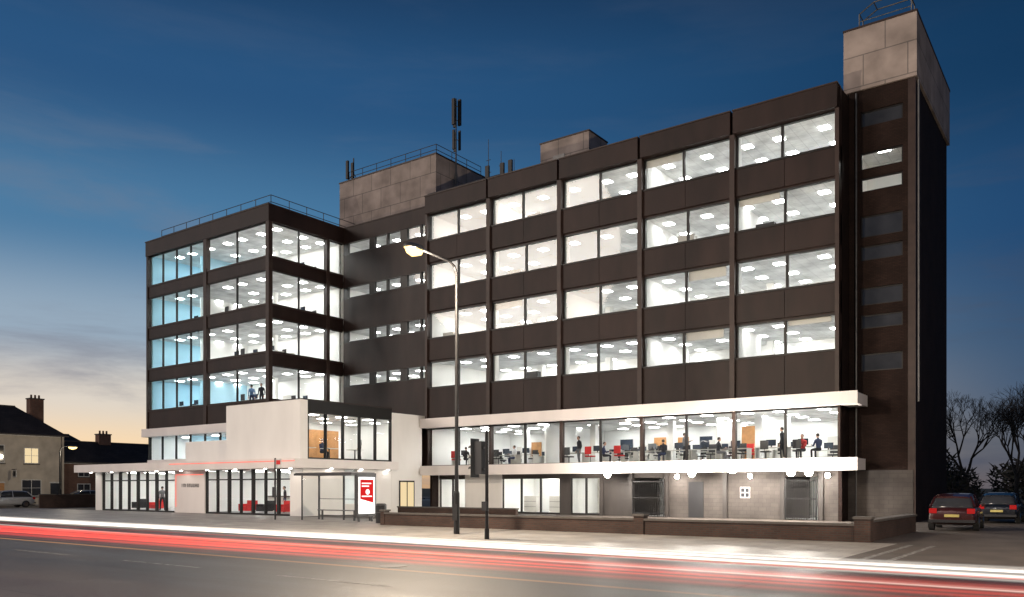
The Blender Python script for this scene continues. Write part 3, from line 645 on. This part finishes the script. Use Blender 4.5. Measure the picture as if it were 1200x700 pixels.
def street_lamp(x,y,h,dy,e,col,dx=0,head=True):
    P=empty('street_lamp',(x,y,0)); b=MB('column',P,['polem'])
    b.tube((0,0,0),(0,0,1.5),.11,.11,12); b.tube((0,0,1.5),(0,0,1.6),.11,.075,12); b.tube((0,0,1.6),(0,0,h-.35),.075,.055,12)
    s=1 if dy>0 else -1
    pts=[(0,0,h-.35),(0,s*.12,h-.1),(0,s*.4,h+.02),(0,dy*.8,h+.1)]; b.path(pts,.045,8); b.box(-.115,.115,-.115,-.10,.5,1.1); b.done(smooth=False)
    hd=MB('lantern',P,['metal']); rings=[]
    for k,(t,w,z0,z1) in enumerate([(0,.06,0,.1),(.12,.12,-.02,.14),(.4,.17,-.03,.17),(.8,.16,-.03,.14),(.95,.08,-.01,.08)]):
        yy=dy*.78+s*t; Z=h+.05
        rings.append([(-w,yy,Z+z0),(w,yy,Z+z0),(w*.95,yy,Z+(z0+z1)/2),(w*.5,yy,Z+z1),(-w*.5,yy,Z+z1),(-w*.95,yy,Z+(z0+z1)/2)])
    hd.loft(rings); hd.done(smooth=True)
    ln=MB('lens',P,['lens']); rr=[]
    for k,(t,w,dz) in enumerate([(.12,.10,.0),(.22,.17,-.15),(.5,.185,-.23),(.78,.17,-.16),(.93,.10,0)]):
        yy=dy*.78+s*t; Z=h+.018
        rr.append([(-w,yy,Z),(-w*.6,yy,Z+dz),(w*.6,yy,Z+dz),(w,yy,Z)])
    ln.loft(rr); ln.done(smooth=True)
    point('lamp',(0,dy*.78+s*.5,h-.55),e,col,.15,P)
WC=(1,.82,.62)
street_lamp(-19.5,23.4,9.95,-2.3,8500,WC)
street_lamp(-44,1.8,9.95,2.3,9500,(1,.88,.74)); street_lamp(6,23.4,9.95,-2.3,6500,WC); street_lamp(24,1.8,9.95,2.3,3500,WC); street_lamp(-9,-1.0,9.95,2.3,3600,(1,.88,.78))  # unseen lamps added out of view to brighten white walls and pavement
street_lamp(-82.6,39,5.7,.9,450,(1,.85,.65)); 
# ------------------------------------------------------------------ traffic signal
P=empty('traffic_signal',(-16.7,21.6,0)); b=MB('pole',P,['polem','black','metal'])
b.tube((0,0,0),(0,0,3.6),.057,n=12); b.tube((0,0,0),(0,0,.35),.08,n=12)
b.box(-.44,-.14,-.12,.12,2.15,3.25,'black'); b.box(-.52,-.5+.0,-.22,.22,2.05,3.35,'black'); b.box(-.14,-.05,-.03,.03,2.3,2.36,'metal'); b.box(-.14,-.05,-.03,.03,3.0,3.06,'metal')
for z in (2.35,2.7,3.05): 
    for k in range(7):
        t=math.pi*k/6; t2=math.pi*(k+1)/6
        if k<6: b.face([(-.53,.1*math.cos(t),z+.1*math.sin(t)),(-.53,.1*math.cos(t2),z+.1*math.sin(t2)),(-.72,.1*math.cos(t2),z+.1*math.sin(t2)-.02),(-.72,.1*math.cos(t),z+.1*math.sin(t)-.02)],'black')
b.box(-.1,.1,-.16,-.058,.95,1.25,'black'); b.done()
# ------------------------------------------------------------------ bus shelter
P=empty('bus_shelter',(0,0,0)); b=MB('frame',P,['black','metal','glass','wood'])
sx0,sx1,sy0,sy1=-34.8,-30.9,28.6,30.1
for x in (sx0,(sx0+sx1)/2,sx1):
    b.box(x-.04,x+.04,sy1-.04,sy1+.04,0,2.35,'black')
b.box(sx0-.03,sx0+.03,sy0+.3,sy0+.36,0,2.35,'black')
b.box(sx0-.15,sx1+.35,sy0-.1,sy1+.1,2.352,2.46,'black'); b.box(sx0-.1,sx1+.3,sy0-.05,sy1+.05,2.462,2.5,'metal')
b.face([(sx0,sy1,.25),(sx1,sy1,.25),(sx1,sy1,2.2),(sx0,sy1,2.2)],'glass'); b.face([(sx0,sy0+.36,.25),(sx0,sy1,.25),(sx0,sy1,2.2),(sx0,sy0+.36,2.2)],'glass')
b.box(sx0+.04,sx1-.04,sy1-.02,sy1+.02,.2,.25,'black'); b.box(sx0+.04,sx1-.04,sy1-.02,sy1+.02,1.1,1.13,'black')
b.box(sx0+.5,sx1-.5,29.55,29.85,.5,.55,'metal')
for x in (sx0+.7,sx1-.75): b.box(x,x+.05,29.65,29.75,0,.499,'black')
b.done()
b=MB('advert_panel',P,['black','postert','posterr'])
ax=-30.4
b.box(ax-.10,ax+.10,28.65,29.95,.25,2.35,'black'); b.box(ax-.03,ax+.03,28.8,28.9,0,.25); b.box(ax-.03,ax+.03,29.7,29.8,0,.25)
for s in (1,-1):
    X=ax+s*.102
    b.face([(X,28.73,.4),(X,29.87,.4),(X,29.87,2.25),(X,28.73,2.25)],'postert')
    X=ax+s*.106
    b.face([(X,28.85,1.15),(X,29.75,.95),(X,29.75,2.12),(X,28.85,2.12)],'posterr')
    X=ax+s*.11
    for k,(ya,yb,za) in enumerate([(28.95,29.6,1.9),(28.95,29.45,1.76),(28.95,29.65,1.25)]): b.face([(X,ya,za),(X,yb,za),(X,yb,za+.06),(X,ya,za+.06)],'postert')
    b.tube((X,29.35,1.5),(X+s*.004,29.35,1.5),.14,n=16,m='postert')
b.done()
P=empty('bus_stop_sign',(-36.1,28.2,0)); b=MB('pole_and_flag',P,['polem','wpaint','red','black'])
b.tube((0,0,0),(0,0,3.3),.045,n=10); b.box(.05,.5,-.015,.015,2.75,3.25,'wpaint'); b.box(.1,.45,-.02,-.0155,2.95,3.18,'red'); b.box(-.15,.15,-.08,-.046,1.2,1.75,'black'); b.done()
P=empty('litter_bin',(-28.6,28.6,0)); b=MB('bin',P,['black','metal']); b.tube((0,0,0),(0,0,.85),.24,.27,14,'black'); b.tube((0,0,.86),(0,0,.95),.29,.2,14,'metal'); b.tube((0,0,.5),(0,0,.53),.272,.272,14,'metal'); b.done()
# ------------------------------------------------------------------ cars
def paint(name,c):
    m,nt,out=newmat(name); b=nt.nodes.new('ShaderNodeBsdfPrincipled'); nt.links.new(b.outputs[0],out.inputs[0])
    n=nt.nodes.new('ShaderNodeTexNoise'); n.inputs['Scale'].default_value=2; r=nt.nodes.new('ShaderNodeMapRange'); r.inputs['To Min'].default_value=.2; r.inputs['To Max'].default_value=.36
    nt.links.new(n.outputs[0],r.inputs[0]); nt.links.new(r.outputs[0],b.inputs['Roughness'])
    b.inputs['Base Color'].default_value=(*c,1); b.inputs['Metallic'].default_value=.3; b.inputs['Coat Weight'].default_value=.6; M[name]=m; return name
def car(x,y,rz,c,k):
    P=empty('parked_car',(x,y,-.004),rz); pm=paint('car_paint_%d'%k,c)
    b=MB('body',P,[pm]); rings=[]
    for Y,w,zb,zt in [(-2.12,.70,.36,.80),(-2.05,.80,.28,.90),(-1.75,.85,.24,.97),(-1.2,.87,.2,.97),(0,.88,.2,.95),(.9,.88,.2,.94),(1.5,.86,.22,.84),(1.95,.80,.26,.72),(2.1,.66,.34,.62)]:
        h=[(0,zb),(w*.88,zb),(w*.99,zb+.12),(w,(zb+zt)/2),(w*.96,zt-.08),(w*.86,zt),(0,zt+.03)]
        ring=[(a,Y,z) for a,z in h]+[(-a,Y,z) for a,z in reversed(h[1:-1])]
        rings.append(ring)
    b.loft(rings); b.done(smooth=True,sub=2)
    c=MB('cabin_glass',P,['glassd']); rr=[]
    for Y,wb,wt,zt in [(-1.95,.74,.70,1.0),(-1.62,.77,.62,1.33),(-1.2,.78,.62,1.43),(-.2,.78,.63,1.46),(.45,.77,.60,1.40),(1.25,.72,.66,.96)]:
        h=[(0,.85),(wb,.88),(wt,zt-.03),(wt*.85,zt),(0,zt+.015)]
        rr.append([(a,Y,z) for a,z in h]+[(-a,Y,z) for a,z in reversed(h[1:-1])])
    c.loft(rr); c.done(smooth=True)
    r=MB('roof',P,[pm,'black']); rr=[]
    for Y,wt,zt in [(-1.66,.60,1.35),(-1.2,.645,1.445),(-.2,.655,1.475),(.42,.62,1.425)]:
        rr.append([(-wt,Y,zt-.05),(wt,Y,zt-.05),(wt*.8,Y,zt+.008),(0,Y,zt+.025),(-wt*.8,Y,zt+.008)])
    r.loft(rr,pm)
    for s in(-1,1):
        r.tube((s*.78,-1.9,.95),(s*.62,-1.55,1.36),.05,.04,6,pm); r.tube((s*.73,1.22,.95),(s*.61,.42,1.40),.035,.035,6,pm)
        r.tube((s*.785,-.3,.92),(s*.64,-.3,1.43),.035,.03,6,pm); r.loft([[(s*.84,.75,.93),(s*.98,.78,.93),(s*.98,.78,1.06),(s*.84,.75,1.06)],[(s*.84,.9,.95),(s*.96,.9,.95),(s*.96,.9,1.04),(s*.84,.9,1.04)]],pm)
    r.done(smooth=False)
    w=MB('wheels',P,['tyre','chrome'])
    for s in(-1,1):
        for Y in(-1.3,1.32):
            w.tube((s*.68,Y,.31),(s*.89,Y,.31),.315,.305,20,'tyre'); w.tube((s*.891,Y,.31),(s*.90,Y,.31),.2,.19,14,'chrome')
    w.done()
    d=MB('lights_and_trim',P,['tail','chrome','plate','black'])
    for s in(-1,1):
        d.box(s*.52,s*.80,-2.125,-1.9,.70,.90,'tail'); d.box(s*.50,s*.76,1.95,2.1,.52,.66,'chrome')
    d.box(-.26,.26,-2.17,-2.10,.56,.67,'plate'); d.box(-.8,.8,-2.16,-2.0,.34,.46,'black'); d.box(-.6,.6,2.05,2.14,.3,.42,'black'); d.done(bevel=.01)
car(-5.1,38.3,.05,(.045,.010,.009),1); car(-4.3,47.0,.0,(.008,.010,.016),2); car(-.6,52,0,(.01,.01,.01),3)
car(-77.5,32.0,math.pi,(.55,.55,.55),4); car(-77.3,38.6,math.pi,(.25,.27,.3),5); car(-77.6,45,math.pi,(.03,.03,.035),6); car(-76.9,26.2,math.pi,(.04,.04,.05),7)
# ------------------------------------------------------------------ houses
def house(name,x0,x1,y0,y1,ez,rz,wm,hip,chim,wins,doors):
    P=empty(name); w=MB('walls',P,[wm,'wpaint','glassd','warmw','wood','coping'])
    w.box(x0,x1,y0,y1,-.1,ez,wm)
    for (y,z,ww,hh,lit) in wins:
        X=x1; w.box(X-.1,X+.03,y-ww/2-.08,y+ww/2+.08,z-.08,z+hh+.08,'wpaint')
        for (ya,yb) in ((y-ww/2,y-.03),(y+.03,y+ww/2)):
            for (za,zb) in ((z,z+hh/2-.02),(z+hh/2+.02,z+hh)): w.box(X,X+.035,ya,yb,za,zb,'warmw' if lit else 'glassd')
        w.box(X,X+.12,y-ww/2-.15,y+ww/2+.15,z-.18,z-.082,'coping')
    for (y,m_) in doors: w.box(x1-.1,x1+.04,y-.5,y+.5,0,2.2,m_); w.box(x1-.1,x1+.03,y-.6,y+.6,2.201,2.35,'wpaint')
    w.box(x1+.001,x1+.06,y0,y1,ez-.25,ez-.1,'wpaint'); w.tube((x1+.08,y1-.3,0),(x1+.08,y1-.3,ez-.1),.05,n=8,m='coping'); w.done()
    r=MB('roof',P,['slate','hbrick','coping']); xm=(x0+x1)/2; o=.35; h=(x1-x0)/2*hip
    A=(x0-o,y0-o,ez-.1);B=(x1+o,y0-o,ez-.1);C=(x1+o,y1+o,ez-.1);D=(x0-o,y1+o,ez-.1);E=(xm,y0-o+.001,rz);Fv=(xm,y1+o-h,rz)
    r.face([B,C,Fv,E]);r.face([D,A,E,Fv]);r.face([C,D,Fv]);r.face([A,B,E],'hbrick'); r.tube(E,Fv,.09,.09,6,'coping')
    r.tube(B,C,.07,.07,6,'coping')
    for (cx,cy) in chim:
        r.box(cx-.45,cx+.45,cy-.7,cy+.7,ez,rz+.9,'hbrick'); r.box(cx-.52,cx+.52,cy-.77,cy+.77,rz+.902,rz+1.02,'coping')
        for k in(-.4,0,.4): r.tube((cx,cy+k,rz+1.02),(cx,cy+k,rz+1.4),.12,.1,8,'hbrick')
    r.done()
house('brick_house',-98.5,-90.6,26,43.2,7.3,10.4,'cream',.9,[(-94.5,42.0)],[(39.9,4.3,1.3,1.5,True),(36.5,4.3,1.5,1.7,False),(33,4.3,1.5,1.7,False),(39.9,.9,1.8,1.6,False),(33.2,.9,1.8,1.6,True)],[(36.8,'wood'),(42.3,'glassd')])
house('brick_house',-99,-92,43.6,56,4.6,7.0,'hbrick',.0,[(-95.5,50)],[(46,3.0,1.1,1.0,False),(49.5,3.0,1.1,1.0,False),(46,.8,1.3,1.3,False),(50,.8,1.3,1.3,True)],[(48,'wood')])
house('brick_house',-128,-118,30,62,6.5,9.5,'hbrick',.6,[(-123,36),(-123,50)],[(40,4,1.2,1.4,False),(46,4,1.2,1.4,True)],[(43,'wood')])
P=empty('hanging_sign',(-90.5,38,0)); b=MB('board',P,['wpaint','black']); b.tube((0,0,3.6),(1.0,0,3.6),.03,m='black'); b.box(.25,.95,-.03,.03,2.8,3.5,'wpaint'); b.box(.32,.88,-.035,-.031,2.9,3.4,'black'); b.done()
fe=MB('boundary_wall',None,['lowb','coping']); fe.box(-73.6,-73.4,33,60,-.01,1.1,'lowb'); fe.box(-73.64,-73.36,32.96,60.04,1.102,1.18,'coping'); fe.done()
# ------------------------------------------------------------------ trees
def bare_tree(x,y,h,seed):
    R=random.Random(seed); b=MB('bare_tree',None,['bark'])
    def grow(p,d,l,r,lv):
        if lv==0 or r<.006:return
        n=2; q=p
        for i in range(n):
            d2=(d+Vector((R.uniform(-.14,.14),R.uniform(-.14,.14),R.uniform(-.03,.12)))).normalized(); q2=q+d2*l/n
            b.tube(q,q2,r*(1-.15*i),r*(1-.15*(i+1)),5 if lv>3 else 3,cap=False); q=q2; d=d2
        k=R.choice([2,3,3]) if lv>1 else 0
        for i in range(k):
            a=R.uniform(0,6.28); sp=R.uniform(.3,.75)
            o=d.orthogonal().normalized(); o=Matrix.Rotation(a,3,d)@o
            nd=(d*math.cos(sp)+o*math.sin(sp)+Vector((0,0,.12))).normalized()
            grow(q,nd,l*R.uniform(.68,.86),max(r*.62,.012),lv-1)
    grow(Vector((x,y,-.1)),Vector((0,0,1)),h*.26,h*.022,8 if h>9 else 7); b.done()
for i,(x,y,h) in enumerate([(-14,84,10),(-11.2,93,11.5),(-7.0,88,10),(-3.5,96,12),(-.5,86,10.5),(-8,104,12),(4,92,11)]): bare_tree(x,y,h,i+3)
def brush(name,x0,x1,y0,y1,hmin,hmax,n,seed,s=.5):
    R=random.Random(seed); b=MB(name,None,['bark','grass'])
    cl_=[(R.uniform(x0,x1),R.uniform(y0,y1),R.uniform(hmin,hmax),R.uniform(1.5,4)) for _ in range(max(8,int((x1-x0+y1-y0)/3)))]
    for i in range(n):
        c=R.choice(cl_); a=R.uniform(0,6.28); rr=c[3]*math.sqrt(R.random()); z=c[2]*R.random()**.7*math.sqrt(max(0,1-(rr/c[3])**2*.6))
        p=Vector((c[0]+rr*math.cos(a),c[1]+rr*math.sin(a),z)); u=Vector((R.uniform(-1,1),R.uniform(-1,1),R.uniform(-.3,1))).normalized()*s*R.uniform(.5,1.3); v=u.orthogonal().normalized()*s*.35
        b.face([p-v*.5,p+v*.5,p+u],R.choice(['bark','grass']))
    b.done()
brush('hedge',-16,14,66,70,1.6,3.6,9000,1)
brush('distant_trees',-30,60,120,160,4,8,9000,2,1.2)
brush('distant_trees',-330,-200,130,200,6,11,9000,5,1.8)
brush('distant_trees',-420,-260,-20,120,6,10,9000,6,1.8)
# ------------------------------------------------------------------ light trails (long-exposure streaks of passing vehicles)
def trailmat(name,col,st,fscale,zc=.65,zh=.12,fade=None):
    m,nt,out=newmat(name);N=nt.nodes;L=nt.links
    tc=N.new('ShaderNodeTexCoord'); mp=N.new('ShaderNodeMapping'); mp.inputs['Scale'].default_value=(.018,.0,fscale); L.new(tc.outputs['Object'],mp.inputs[0])
    n=N.new('ShaderNodeTexNoise'); n.inputs['Scale'].default_value=1; n.inputs['Detail'].default_value=4; L.new(mp.outputs[0],n.inputs['Vector'])
    r=N.new('ShaderNodeMapRange'); r.inputs['From Min'].default_value=.42; r.inputs['From Max'].default_value=.64; r.inputs['To Min'].default_value=.05; r.inputs['To Max'].default_value=1; L.new(n.outputs[0],r.inputs[0])
    sp=N.new('ShaderNodeSeparateXYZ'); L.new(tc.outputs['Object'],sp.inputs[0])
    s=N.new('ShaderNodeMath'); s.operation='SUBTRACT'; L.new(sp.outputs[2],s.inputs[0]); s.inputs[1].default_value=zc
    a=N.new('ShaderNodeMath'); a.operation='ABSOLUTE'; L.new(s.outputs[0],a.inputs[0])
    f=N.new('ShaderNodeMapRange'); f.interpolation_type='SMOOTHSTEP'; f.inputs['From Min'].default_value=0; f.inputs['From Max'].default_value=zh; f.inputs['To Min'].default_value=1; f.inputs['To Max'].default_value=0; L.new(a.outputs[0],f.inputs[0])
    mu=N.new('ShaderNodeMath'); mu.operation='MULTIPLY'; L.new(r.outputs[0],mu.inputs[0]); L.new(f.outputs[0],mu.inputs[1])
    last=mu
    if fade:
        fx=N.new('ShaderNodeMapRange'); fx.interpolation_type='SMOOTHSTEP'; fx.inputs['From Min'].default_value=fade[0]; fx.inputs['From Max'].default_value=fade[1]; fx.inputs['To Min'].default_value=1; fx.inputs['To Max'].default_value=fade[2]
        L.new(sp.outputs[0],fx.inputs[0]); m4=N.new('ShaderNodeMath'); m4.operation='MULTIPLY'; L.new(mu.outputs[0],m4.inputs[0]); L.new(fx.outputs[0],m4.inputs[1]); last=m4
    m2=N.new('ShaderNodeMath'); m2.operation='MULTIPLY'; m2.inputs[1].default_value=st; L.new(last.outputs[0],m2.inputs[0])
    e=N.new('ShaderNodeEmission'); e.inputs[0].default_value=(*col,1); L.new(m2.outputs[0],e.inputs[1])
    t=N.new('ShaderNodeBsdfTransparent'); ad=N.new('ShaderNodeAddShader'); L.new(e.outputs[0],ad.inputs[0]); L.new(t.outputs[0],ad.inputs[1]); L.new(ad.outputs[0],out.inputs[0]); M[name]=m; return name
def ribbon(y,zc,zh,m,x0=-260,x1=60,wob=0,k=0):
    b=MB('light_trail',None,[m]); n=100
    def yy(x): return y+wob*math.sin(x*.06)+k*min(1.6,max(-.3,-x/45))
    for i in range(n):
        a=x0+(x1-x0)*i/n; c=x0+(x1-x0)*(i+1)/n
        b.face([(a,yy(a),zc-zh),(c,yy(c),zc-zh),(c,yy(c),zc+zh),(a,yy(a),zc+zh)])
    b.done()
ribbon(11.9,.62,.11,trailmat('trail_white',(1,.90,.80),2.6,18,zc=.62,zh=.11),wob=.1,k=1.5)
ribbon(13.1,.58,.07,trailmat('trail_white2',(1,.93,.85),1.6,24,zc=.58,zh=.07),wob=.3,k=1.2)
ribbon(11.2,.50,.03,trailmat('trail_white3',(1,.85,.72),1.1,20,zc=.5,zh=.03),wob=.2,k=1.5)
ribbon(8.3,.78,.13,trailmat('trail_red',(1,.06,.035),1.5,34,zc=.78,zh=.13,fade=(-15,-1,.28)),wob=.1)
ribbon(7.2,.86,.11,trailmat('trail_red2',(1,.07,.04),1.0,36,zc=.86,zh=.11,fade=(-14,-2,.25)),wob=.2)
ribbon(9.4,.72,.04,trailmat('trail_red3',(1,.09,.06),1.3,30,zc=.72,zh=.04,fade=(-12,0,.5)),wob=.1)
ribbon(10.2,.74,.02,trailmat('trail_red4',(1,.12,.09),1.0,12,zc=.74,zh=.02),wob=.1)
ribbon(6.4,.95,.05,trailmat('trail_red5',(1,.08,.05),.55,26,zc=.95,zh=.05,fade=(-12,-3,.2)),wob=.2)
ribbon(6.6,.80,.012,trailmat('trail_amber',(1,.4,.1),.8,8,zc=.80,zh=.012),wob=.05)
# ------------------------------------------------------------------ world
w=bpy.data.worlds.new('World'); S.world=w; w.use_nodes=True; nt=w.node_tree; N=nt.nodes; L=nt.links; N.clear()
out=N.new('ShaderNodeOutputWorld'); bg=N.new('ShaderNodeBackground'); L.new(bg.outputs[0],out.inputs[0])
tc=N.new('ShaderNodeTexCoord'); sp=N.new('ShaderNodeSeparateXYZ'); L.new(tc.outputs['Generated'],sp.inputs[0])
def ramp(stops):
    r=N.new('ShaderNodeValToRGB'); cr=r.color_ramp; cr.interpolation='EASE'
    while len(cr.elements)<len(stops): cr.elements.new(.5)
    for e,(p,c) in zip(cr.elements,stops): e.position=p; e.color=(*c,1)
    return r
ra=ramp([(0,(.66,.40,.20)),(.04,(.88,.68,.44)),(.10,(.68,.64,.57)),(.17,(.28,.39,.50)),(.28,(.062,.19,.35)),(.42,(.018,.085,.21)),(.55,(.008,.038,.105))])
rb=ramp([(0,(.085,.09,.12)),(.05,(.065,.092,.14)),(.12,(.034,.082,.165)),(.27,(.012,.060,.160)),(.42,(.0045,.036,.100)),(.55,(.003,.019,.056))])
mp=N.new('ShaderNodeMapping'); mp.inputs['Scale'].default_value=(1.5,1.5,9); mp.inputs['Rotation'].default_value=(.07,.05,0); mp.inputs['Location'].default_value=(.4,.1,.35); L.new(tc.outputs['Generated'],mp.inputs[0])
cn=N.new('ShaderNodeTexNoise'); cn.inputs['Scale'].default_value=1.8; cn.inputs['Detail'].default_value=9; cn.inputs['Roughness'].default_value=.6; cn.inputs['Distortion'].default_value=.3; L.new(mp.outputs[0],cn.inputs['Vector'])
L.new(sp.outputs[2],ra.inputs[0]); L.new(sp.outputs[2],rb.inputs[0])
gd=Vector((-1.04,.40,0)).normalized()
hz=N.new('ShaderNodeVectorMath'); hz.operation='MULTIPLY'; hz.inputs[1].default_value=(1,1,0); L.new(tc.outputs['Generated'],hz.inputs[0])
nm=N.new('ShaderNodeVectorMath'); nm.operation='NORMALIZE'; L.new(hz.outputs[0],nm.inputs[0])
dt=N.new('ShaderNodeVectorMath'); dt.operation='DOT_PRODUCT'; dt.inputs[1].default_value=gd; L.new(nm.outputs[0],dt.inputs[0])
mr=N.new('ShaderNodeMapRange'); mr.interpolation_type='SMOOTHSTEP'; mr.inputs['From Min'].default_value=.35; mr.inputs['From Max'].default_value=1.0; L.new(dt.outputs['Value'],mr.inputs[0])
mx=N.new('ShaderNodeMix'); mx.data_type='RGBA'; L.new(mr.outputs[0],mx.inputs[0]); L.new(rb.outputs[0],mx.inputs[6]); L.new(ra.outputs[0],mx.inputs[7])
cr=N.new('ShaderNodeMapRange'); cr.interpolation_type='SMOOTHSTEP'; cr.inputs['From Min'].default_value=.44; cr.inputs['From Max'].default_value=.68; L.new(cn.outputs[0],cr.inputs[0])
cf=N.new('ShaderNodeMapRange'); cf.inputs['From Min'].default_value=.42; cf.inputs['From Max'].default_value=.02; cf.inputs['To Min'].default_value=.08; cf.inputs['To Max'].default_value=.85; L.new(sp.outputs[2],cf.inputs[0])
cm=N.new('ShaderNodeMath'); cm.operation='MULTIPLY'; L.new(cr.outputs[0],cm.inputs[0]); L.new(cf.outputs[0],cm.inputs[1])
cc=N.new('ShaderNodeMix'); cc.data_type='RGBA'; L.new(mr.outputs[0],cc.inputs[0]); cc.inputs[6].default_value=(.055,.07,.11,1); cc.inputs[7].default_value=(.17,.20,.27,1)
m3=N.new('ShaderNodeMix'); m3.data_type='RGBA'; L.new(cm.outputs[0],m3.inputs[0]); L.new(mx.outputs[2],m3.inputs[6]); L.new(cc.outputs[2],m3.inputs[7])
sk=N.new('ShaderNodeTexSky'); sk.sky_type='NISHITA'; sk.sun_disc=False; sk.sun_elevation=math.radians(.5); sk.sun_rotation=math.radians(-69)
sc=N.new('ShaderNodeVectorMath'); sc.operation='SCALE'; sc.inputs['Scale'].default_value=.006; L.new(sk.outputs[0],sc.inputs[0])
ad=N.new('ShaderNodeVectorMath'); ad.operation='ADD'; L.new(m3.outputs[2],ad.inputs[0]); L.new(sc.outputs[0],ad.inputs[1])
L.new(ad.outputs[0],bg.inputs[0]); bg.inputs[1].default_value=1.0
# sun (soft fill added from front-left to lift the facades, not the dusk glow)
sl=bpy.data.lights.new('fill_sun','SUN'); sl.energy=1.1; sl.angle=math.radians(14); sl.color=(1,.84,.72)
so=bpy.data.objects.new('fill_sun',sl); COL.objects.link(so)
dirv=Vector((.72,1.0,-.36)); so.rotation_euler=dirv.to_track_quat('-Z','Y').to_euler()
# ------------------------------------------------------------------ camera
c=bpy.data.cameras.new('camera'); co=bpy.data.objects.new('camera',c); COL.objects.link(co)
co.location=(0,0,1.7); co.rotation_euler=(math.radians(90),0,math.radians(35.96))
c.sensor_width=36; c.lens=28.95; c.shift_y=.185; c.clip_end=6000; c.clip_start=.1
S.camera=co
S.view_settings.view_transform='Standard'; S.view_settings.look='None'; S.view_settings.exposure=0
print('objects',len(bpy.data.objects))
